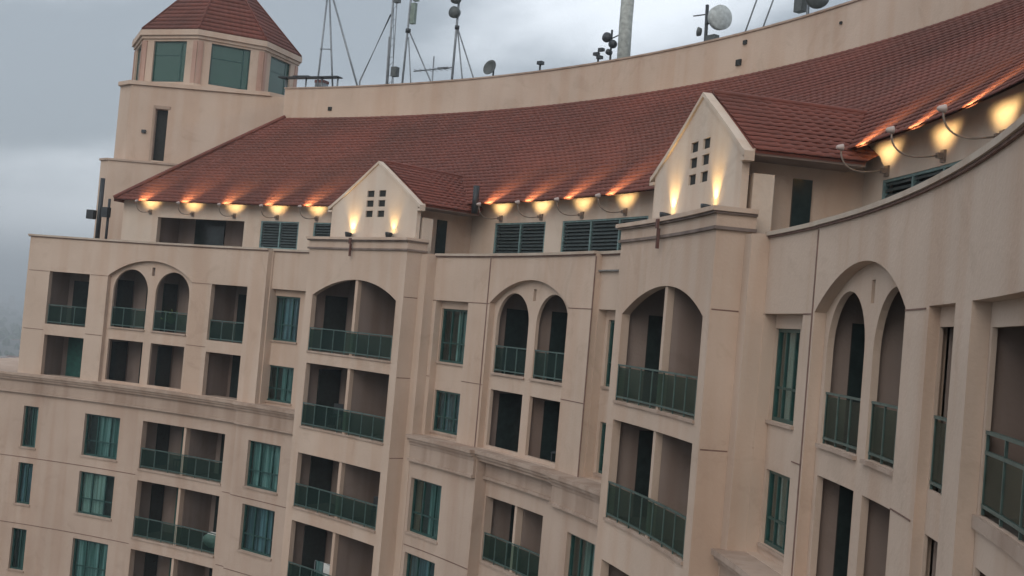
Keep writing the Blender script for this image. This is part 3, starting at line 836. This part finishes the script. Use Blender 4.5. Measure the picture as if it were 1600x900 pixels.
t = mast('low television aerial with a horizontal boom between two masts', 'aerial', 58.2, 'yagi_aerial')
mb = MB(); mb.tube([P(58.2, ZD), P(58.25, 13.5)], .04, 6); wpart(t, 'pole', mb, METAL)
mb = MB(); mb.tube([P(59.2, 12.78), P(57.3, 12.86)], .035, 6); wpart(t, 'boom', mb, METAL)
mb = MB()
for i in range(7): mb.tube([M(59.0 - i * .26, RD - .35, 12.8), M(59.0 - i * .26, RD + .35, 12.8)], .012, 4)
wpart(t, 'rods', mb, METAL)
mb = MB(); mb.wbox(P(57.75, 12.85), .7, .08, .1, heading(58)); wpart(t, 'reflector', mb, METALD)
t = mast('mast with two dark drum antennas stacked at the top and splayed legs', s=57.25)
mb = MB(); mb.tube([P(57.25, ZD), P(57.24, 18)], .065, 6); wpart(t, 'pole', mb, METAL)
for a, d2 in ((56.65, .4), (55.85, .7)):
    mb = MB(); mb.tube([M(a, RD + d2, ZD), P(57.2, 14.9)], .04, 6); wpart(t, 'leg', mb, METAL)
for z, r in ((15.65, .30), (16.35, .26)):
    mb = MB(); mb.lathe([(0, -.2), (r * .8, -.18), (r, 0), (r, .15), (0, .2)], M(57.3, RD - .15, z), M(57.3, RD - 1, z) - M(57.3, RD, z), 14); wpart(t, 'drum_antenna', mb, DISHD)
mb = MB(); mb.lathe([(0, -.1), (.12, -.08), (.12, .1), (0, .12)], P(57.22, 14.9), (0, 0, 1), 10); wpart(t, 'clamp', mb, METALD)
t = mast('small dark round dish standing alone on the parapet between masts and monopole', 'satellite dish', 55.3, 'satellite_dish')
mb = MB(); ax = M(55.3, 11, 12.9) - M(55.3, 12, 12.66)
mb.lathe([(0, .0), (.16, .02), (.3, .09), (.40, .2), (.38, .21), (.28, .12), (.14, .06), (0, .04)], M(55.3, RD, 12.62), ax, 18); wpart(t, 'reflector', mb, DISHD)
mb = MB(); mb.tube([M(55.28, RD + .1, ZD), M(55.28, RD + .1, 12.6)], .05, 6); wpart(t, 'pole', mb, METALD)
t = mast('tiny dark sensor on a short post, right of the round dish', 'sensor', 52.95, 'roof_sensor')
mb = MB(); mb.tube([P(52.93, ZD), P(52.94, 12.6)], .05, 6); wpart(t, 'post', mb, METALD)
mb = MB(); mb.wbox(P(52.93, 12.68), .28, .24, .16, heading(53)); wpart(t, 'head', mb, METALD)
t = mast('thick pale grey monopole rising out of the picture', 'pole', 49.0, 'monopole')
mb = MB(); mb.tube([P(48.93, ZD), P(49.0, 14), P(49.0, 20)], .30, 18); wpart(t, 'pole', mb, GREYP)
mb = MB(); mb.lathe([(.30, 0), (.5, 0), (.5, .06), (.30, .06)], P(48.93, ZD), (0, 0, 1), 18); wpart(t, 'base_plate', mb, METAL)
t = mast('short dark antenna cluster directly left of the thick monopole', 'antenna', 49.6, 'antenna_cluster')
mb = MB(); mb.tube([P(49.55, ZD), P(49.62, 13.8)], .05, 6); wpart(t, 'pole', mb, METALD)
for ss, z, r in ((49.75, 13.45, .24), (49.45, 13.1, .2), (49.6, 12.75, .14)):
    mb = MB(); mb.lathe([(0, -.14), (r * .8, -.12), (r, 0), (r * .9, .12), (0, .16)], M(ss, RD - .1, z), M(ss, RD - 1, z + .1) - M(ss, RD, z), 12); wpart(t, 'drum_antenna', mb, METALD)
mb = MB(); mb.tube([P(49.9, 13.3), P(49.3, 13.5)], .03, 5); wpart(t, 'crossbar', mb, METALD)
t = mast('smallest dark antenna, leftmost of the cluster by the monopole', 'antenna', 50.15, 'small_antenna')
mb = MB(); mb.tube([P(50.15, ZD), P(50.17, 12.95)], .045, 6); wpart(t, 'pole', mb, METALD)
for dz, ds in ((12.78, .12), (12.95, -.1), (12.6, -.05)):
    mb = MB(); mb.wbox(P(50.15 + ds, dz), .26, .2, .14, heading(50)); wpart(t, 'element', mb, METALD)
t = mast('dark mast with a large pale drum dish on its right side', 'dish mast', 45.3, 'dish_mast')
mb = MB(); mb.tube([P(45.2, ZD), P(45.32, 14.1)], .075, 8); wpart(t, 'pole', mb, METALD)
ax = M(43.6, 11.6, 13.4) - M(44.8, 12, 13.42)
mb = MB(); mb.lathe([(0, -.1), (.2, -.1), (.42, -.02), (.5, .05), (.52, .3), (.5, .32), (.0, .36)], M(44.82, RD, 13.42), ax, 24); wpart(t, 'drum_dish', mb, DISH)
mb = MB(); mb.lathe([(0, -.2), (.3, -.16), (.44, -.03), (.36, -.06), (0, -.1)], M(44.82, RD, 13.42), ax, 20); wpart(t, 'dish_back', mb, METALD)
mb = MB(); mb.tube([P(45.25, 13.7), P(45.9, 13.75)], .03, 5); mb.tube([P(45.25, 13.3), P(44.8, 13.4)], .06, 6); wpart(t, 'crossbar', mb, METALD)
mb = MB(); mb.lathe([(0, -.1), (.16, -.08), (.2, .06), (0, .12)], M(45.52, RD - .1, 12.98), M(45.9, 11, 13) - M(45.5, 12, 13), 12); wpart(t, 'small_drum', mb, DISHD)
mb = MB(); mb.wbox(P(44.98, 12.62), .5, .3, .25, heading(45)); wpart(t, 'equipment_box', mb, DISHD)
t = mast('pair of slanting steel stays right of the drum dish', 'stay', 43.0, 'mast_stay')
for a, b_ in ((43.75, 42.6), (43.05, 41.8)):
    mb = MB(); mb.tube([P(a + .5, ZD), P(a - (a - b_) * 1.0, 15.6)], .035, 6); wpart(t, 'rod', mb, METAL)
t = mast('dish cluster peeking over the parapet at the far right of the roof', 'dish mast', 41.0, 'dish_mast')
mb = MB(); mb.tube([P(40.95, ZD), P(41., 14.2)], .06, 6); wpart(t, 'pole', mb, METAL)
mb = MB(); mb.wbox(P(41.3, 13.25), .42, .3, .7, heading(41)); wpart(t, 'equipment_box', mb, DISHD)
ax = M(39.6, 11.4, 13.3) - M(40.6, 12, 13.3)
mb = MB(); mb.lathe([(0, -.1), (.3, -.06), (.44, .05), (.46, .25), (0, .3)], M(40.7, RD, 13.3), ax, 20); wpart(t, 'drum_dish', mb, DISHD)
mb = MB(); mb.lathe([(0, .4), (.4, .34), (.75, .18), (.95, 0), (.93, -.02), (.7, .12), (.0, .3)], M(41.9, RD + .3, 12.35), (0, 0, 1), 20); wpart(t, 'dish_bowl', mb, DISH)
t = mast('flat dark steel platform on short legs right of the tower', 'platform', 64.3, 'roof_platform')
mb = MB(); mb.box(62.9, 65.9, RD - .25, RD + .25, 12.58, 12.64); mb.box(64.4, 65.2, RD - .2, RD + .2, 12.642, 12.70); wpart(t, 'top', mb, METALD)
for ss in (63.0, 63.8, 64.6, 65.6):
    mb = MB(); mb.tube([P(ss, ZD), P(ss, 12.579)], .05, 6); wpart(t, 'leg', mb, METAL)
t = mast('small dull red box under the dark roof platform', 'box', 64.55, 'equipment_box', d=RD + 1.4)
mb = MB(); mb.wbox(M(64.55, RD + 1.4, 11.5), .55, .5, 2.2, heading(64)); wpart(t, 'body', mb, METAL)
mb = MB(); mb.wbox(M(64.55, RD + 1.4, 12.68), .6, .55, .16, heading(64)); wpart(t, 'lid', mb, REDBOX)

# ------------------------------------------------------------------ things on the balconies
def sitting_bundle(s, d, z):
    t = thing('laundry_bundle', M(s, d, z), 'white bundle of cloth heaped behind the railing of a lower left balcony', 'laundry')
    mb = MB(); rnd = random.Random(4); n, m_ = 16, 9
    for j in range(m_):
        v = j / (m_ - 1)
        for i in range(n):
            a = 2 * PI * i / n; r = math.sin(PI * (.08 + .84 * v)) * (.8 + .18 * math.sin(3 * a + 2 * v) + rnd.uniform(-.06, .06))
            p = Vector((.85 * r * math.cos(a), .3 * r * math.sin(a), .02 + .72 * (1 - v) * (.9 + .1 * math.sin(2 * a))))
            mb.v.append(M(s, d, z) + Matrix.Rotation(heading(s), 3, 'Z') @ p)
    for j in range(m_ - 1):
        for i in range(n): mb.face((j * n + i, j * n + (i + 1) % n, (j + 1) * n + (i + 1) % n, (j + 1) * n + i), True)
    mb.face(tuple(range(n))); mb.face(tuple(range((m_ - 1) * n, m_ * n)))
    wpart(t, 'cloth', mb, WHITE)
    mb = MB(); mb.wbox(M(s, d, z + .01), 1.2, .5, .02, heading(s)); wpart(t, 'tray', mb, METALD)
sitting_bundle(59.3, 1.0, LOWER[1][0] + .03)
def chair(s, d, z, label, rz=0.):
    t = thing('balcony_chair', M(s, d, z), label, 'chair', 'chairs on the balconies', heading(s) + rz)
    I = lambda x, y, z_: Vector((x, y, z_))
    def p(name, mb): link(name, mb.mesh(name, METALD), t)
    mb = MB(fn=I); mb.box(-.23, .23, -.22, .22, .43, .47, 9); p('seat', mb)
    mb = MB(fn=I); mb.box(-.22, .22, .19, .225, .52, .95, 9); p('backrest', mb)
    for x in (-.2, .2):
        for y in (-.19, .2):
            mb = MB(fn=I); mb.box(x - .018, x + .018, y - .018, y + .018, 0, .429 if y < 0 else .9, 9); p('leg', mb)
chair(TWB - 1.3, 1.1, F2B + .03, 'dark chair in the lower right opening of the middle twin arch', .5)
chair(BAY2 + 1.6, .1, F1B + .02, 'dark chair behind the arched balcony railing of the large gabled bay', -.4)
chair(BAY1 + 1.7, .1, -4.62 + .02, 'dark chair on the second balcony of the small gabled bay, below the arch', .3)
chair(61.9, 1.2, LOWER[0][0] + .02, 'dark chair on the upper of the wide lower left balconies', -.5)
chair(BAY1 - 1.4, .2, LOWER[0][0] + .02, 'dark chair on the third balcony of the small gabled bay, right of the partition', .8)
def condenser(s, d, z, label):
    t = thing('air_conditioner', M(s, d, z), label, 'air conditioner', None, heading(s)); I = lambda x, y, z_: Vector((x, y, z_))
    def p(name, mb, m, par=None): return link(name, mb.mesh(name, m), par or t)
    mb = MB(fn=I); mb.box(-.4, .4, -.15, .15, .06, .62, 9); b_ = p('casing', mb, GREYP)
    mb = MB(); mb.lathe([(.0, .02), (.05, .02), (.05, .0), (.2, .0), (.22, .03), (.24, 0)], (-.1, -.155, .34), (0, -1, 0), 18); p('fan_grille', mb, METALD, b_)
    for x in (-.3, .3): mb = MB(fn=I); mb.box(x - .05, x + .05, -.15, .15, 0, .058, 9); p('foot', mb, METALD)
condenser(BAY2 - 1.9, .7, -4.60, 'grey air conditioner unit on the second balcony of the large gabled bay')
condenser(38.9, 1.6, LOWER[0][0] + .02, 'grey air conditioner unit on the balcony below the middle twin arch')
def plant(s, d, z, label):
    t = thing('potted_plant', M(s, d, z), label, 'plant')
    mb = MB(); mb.lathe([(0, 0), (.13, 0), (.18, .3), (.2, .3), (.2, .33), (0, .31)], M(s, d, z), (0, 0, 1), 12); wpart(t, 'pot', mb, RUST)
    mb = MB(); rnd = random.Random(3)
    for i in range(110):
        a = rnd.uniform(0, 2 * PI); el = rnd.uniform(.2, 1.4); r = rnd.uniform(.1, .55)
        c = M(s, d, z + .35) + Vector((math.cos(a) * math.cos(el), math.sin(a) * math.cos(el), math.sin(el) * 1.2)) * r
        u = Vector((rnd.uniform(-1, 1), rnd.uniform(-1, 1), rnd.uniform(-.3, 1))).normalized() * .13; w_ = u.orthogonal().normalized() * .035
        b0 = len(mb.v); mb.v += [c, c + u * .5 + w_, c + u, c + u * .5 - w_]; mb.face((b0, b0 + 1, b0 + 2, b0 + 3))
    wpart(t, 'leaves', mb, LEAF)
plant(TWA - .75, .75, F1B + .03, 'yellow green potted plant behind the right arch of the far twin arch')
t = thing('laundry_rack', M(51.2, -.1, LOWER[1][0] + .02), 'washing on a rack behind the lowest visible railing of the small gabled bay', 'laundry rack')
mb = MB(); zz = LOWER[1][0] + .02
for x in (50.7, 51.7): mb.tube([M(x, -.1, zz), M(x, -.1, zz + 1.05)], .015, 5)
mb.tube([M(50.7, -.1, zz + 1.05), M(51.7, -.1, zz + 1.05)], .015, 5); wpart(t, 'rack', mb, METAL)
for a, b_, h, m_ in ((50.75, 51.1, .5, WHITE), (51.2, 51.62, .65, CURT)):
    mb = MB(); mb.box(a, b_, -.115, -.085, zz + 1.04 - h, zz + 1.07, .05, fn=lambda s, d, z: M(s, d + .03 * math.sin(s * 14), z)); wpart(t, 'cloth', mb, m_)

# ------------------------------------------------------------------ ground, far town, hills
GM, nt, b = mat('ground_scrub'); L = nt.links.new
tc = N(nt, 'ShaderNodeTexCoord'); n1 = N(nt, 'ShaderNodeTexNoise', Scale=.012, Detail=8.0, Roughness=.7); L(tc.outputs['Object'], n1.inputs['Vector'])
r1 = N(nt, 'ShaderNodeValToRGB'); r1.color_ramp.elements[0].position = .4; r1.color_ramp.elements[1].position = .6
r1.color_ramp.elements[0].color = (.035, .05, .03, 1); r1.color_ramp.elements[1].color = (.12, .11, .10, 1)
L(n1.outputs['Fac'], r1.inputs['Fac']); L(r1.outputs[0], b.inputs['Base Color']); b.inputs['Roughness'].default_value = 1
mb = MB(); S = 9000; n = 24
for i in range(n + 1):
    for j in range(n + 1): mb.v.append(Vector((-S + 2 * S * i / n, -S + 2 * S * j / n, GROUND)))
for i in range(n):
    for j in range(n): a = i * (n + 1) + j; mb.face((a, a + n + 1, a + n + 2, a + 1))
g = link('ground', mb.mesh('ground', GM)); tag(g, kind='structure')
mb = MB(); rnd = random.Random(11)
for i in range(900):
    az = rnd.uniform(-75, 0); r = 260 + 3600 * rnd.random() ** 1.4
    x, y = r * math.sin(math.radians(az)), r * math.cos(math.radians(az)); h = rnd.uniform(5, 14) if rnd.random() < .93 else rnd.uniform(18, 38)
    w_ = rnd.uniform(9, 26); rz = rnd.uniform(0, 1.5)
    mb.cur = rnd.randrange(3)
    mb.wbox((x, y, GROUND + h / 2), w_, rnd.uniform(9, 22), h, rz)
    if h < 15: mb.cur = 3; mb.wbox((x, y, GROUND + h + .4), w_ * .5, 6, .8, rz)
CM = [plain('town_wall_pale', (.34, .31, .28), .9), plain('town_wall_warm', (.28, .22, .19), .9), plain('town_wall_grey', (.2, .2, .2), .9), plain('town_roof', (.2, .09, .06), .9)]
t = link('distant_town', mb.mesh('distant_town', CM)); tag(t, 'hazy low town spreading to the horizon at the left edge', 'town', kind='stuff')
mb = MB(); rnd = random.Random(5)
for i in range(2600):
    az = rnd.uniform(-60, -10); r = 200 + 2600 * rnd.random() ** 1.6
    x, y = r * math.sin(math.radians(az)), r * math.cos(math.radians(az)); h = rnd.uniform(5, 12); c = Vector((x, y, GROUND))
    b0 = len(mb.v); k = 7
    mb.v.append(c + Vector((0, 0, h)))
    for lv, rr in ((.75, .6), (.4, 1.), (.1, .7)):
        for q_ in range(k):
            a = 2 * PI * q_ / k; f = h * .45 * rr * rnd.uniform(.7, 1.25); mb.v.append(c + Vector((math.cos(a) * f, math.sin(a) * f, h * lv * rnd.uniform(.9, 1.1))))
    for q_ in range(k):
        q2 = (q_ + 1) % k; mb.face((b0, b0 + 1 + q_, b0 + 1 + q2))
        for lv in range(2): o_ = b0 + 1 + lv * k; mb.face((o_ + q_, o_ + k + q_, o_ + k + q2, o_ + q2))
TM = plain('tree_green', (.04, .065, .03), .9, 0, .4, .02)
t = link('town_trees', mb.mesh('town_trees', TM)); tag(t, 'dark green trees scattered through the far town', 'trees', kind='stuff')
mb = MB(); n = 90
HILLS = ((5200, 190, 3), (7600, 330, 8))
for (r, hh, sd) in HILLS:
    base = len(mb.v)
    for i in range(n + 1):
        az = math.radians(-85 + 95 * i / n); h = hh * (.35 + .65 * (noise.noise(Vector((i * .11, sd, 0))) * .5 + .5)) + 12 * noise.noise(Vector((i * .6, sd, 3)))
        for k, (dr, fh) in enumerate(((-900, 0), (-350, .55), (0, 1), (700, .1))):
            mb.v.append(Vector(((r + dr) * math.sin(az), (r + dr) * math.cos(az), GROUND - 1 + h * fh * .42)))
    for i in range(n):
        for k in range(3): a = base + i * 4 + k; mb.face((a, a + 4, a + 5, a + 1), True)
h = link('hills', mb.mesh('hills', plain('hill_green', (.07, .08, .06), 1., 0, .3, .002))); tag(h, kind='structure')

# ------------------------------------------------------------------ haze
HAZE = True
if HAZE:
    hm = bpy.data.materials.new('haze_air'); hm.use_nodes = True; nt = hm.node_tree; nt.nodes.clear()
    out = N(nt, 'ShaderNodeOutputMaterial'); pv = N(nt, 'ShaderNodeVolumePrincipled')
    pv.inputs['Color'].default_value = (.86, .92, .97, 1); pv.inputs['Density'].default_value = .00075; pv.inputs['Anisotropy'].default_value = .2
    nt.links.new(pv.outputs[0], out.inputs['Volume'])
    mb = MB(); mb.wbox((0, 0, (GROUND - 1.5 + 120) / 2), 18400, 18400, 120 - GROUND + 1.5)
    hz = link('haze', mb.mesh('haze', hm)); tag(hz, kind='stuff')

# ------------------------------------------------------------------ sky, sun, camera
SUN_EL, SUN_AZ = 32., -158.          # degrees; azimuth clockwise from the viewing direction
w = bpy.data.worlds.new('World'); scene.world = w; w.use_nodes = True
nt = w.node_tree; L = nt.links.new; bg = nt.nodes['Background']
sky = N(nt, 'ShaderNodeTexSky', sky_type='NISHITA'); sky.sun_disc = False
sky.sun_elevation = math.radians(SUN_EL); sky.sun_rotation = math.radians(SUN_AZ); sky.air_density = 1.; sky.dust_density = 3.
tc = N(nt, 'ShaderNodeTexCoord')
mp = N(nt, 'ShaderNodeMapping'); mp.inputs['Scale'].default_value = (1.5, 1.5, 3.6); mp.inputs['Location'].default_value = (-.42, 2.188, 3.72)
L(tc.outputs['Generated'], mp.inputs['Vector'])
n1 = N(nt, 'ShaderNodeTexNoise', Scale=1.9, Detail=8.0, Roughness=.5, Distortion=.3); L(mp.outputs[0], n1.inputs['Vector'])
rc = N(nt, 'ShaderNodeValToRGB'); rc.color_ramp.elements[0].position = .38; rc.color_ramp.elements[1].position = .61; rc.color_ramp.interpolation = 'EASE'
rc.color_ramp.elements[0].color = (4.1, 4.65, 5.2, 1); rc.color_ramp.elements[1].color = (11.6, 12.3, 13.1, 1)
L(n1.outputs['Fac'], rc.inputs['Fac'])
mx = N(nt, 'ShaderNodeMix', data_type='RGBA'); mx.inputs[0].default_value = .88
L(sky.outputs[0], mx.inputs[6]); L(rc.outputs[0], mx.inputs[7]); L(mx.outputs[2], bg.inputs['Color'])
bg.inputs['Strength'].default_value = .08

sl = bpy.data.lights.new('sun', 'SUN'); sl.energy = .8; sl.angle = math.radians(40); sl.color = (1., .90, .78)
so = bpy.data.objects.new('sun', sl); COL.objects.link(so)
a, e = math.radians(SUN_AZ), math.radians(SUN_EL)
sd = Vector((math.sin(a) * math.cos(e), math.cos(a) * math.cos(e), math.sin(e)))
so.rotation_euler = sd.to_track_quat('Z', 'Y').to_euler()

cam = bpy.data.cameras.new('camera'); co = bpy.data.objects.new('camera', cam); COL.objects.link(co)
p, r = .03154, -.08624
F_ = Vector((0, math.cos(p), math.sin(p))); U0 = Vector((0, -math.sin(p), math.cos(p))); R_0 = Vector((1, 0, 0))
Rr = math.cos(r) * R_0 - math.sin(r) * U0; Uu = math.cos(r) * U0 + math.sin(r) * R_0
co.matrix_world = Matrix(((Rr.x, Uu.x, -F_.x, 0), (Rr.y, Uu.y, -F_.y, 0), (Rr.z, Uu.z, -F_.z, 0), (0, 0, 0, 1)))
cam.sensor_width = 36; cam.lens = 36 * 1873.65 / 1600; cam.clip_start = .1; cam.clip_end = 30000
scene.camera = co
vs = scene.view_settings; vs.view_transform = 'Standard'; vs.look = 'None'; vs.exposure = .40; vs.gamma = 1.; vs.use_curve_mapping = False
scene.cycles.max_bounces = 6; scene.cycles.volume_bounces = 0; scene.cycles.transparent_max_bounces = 12
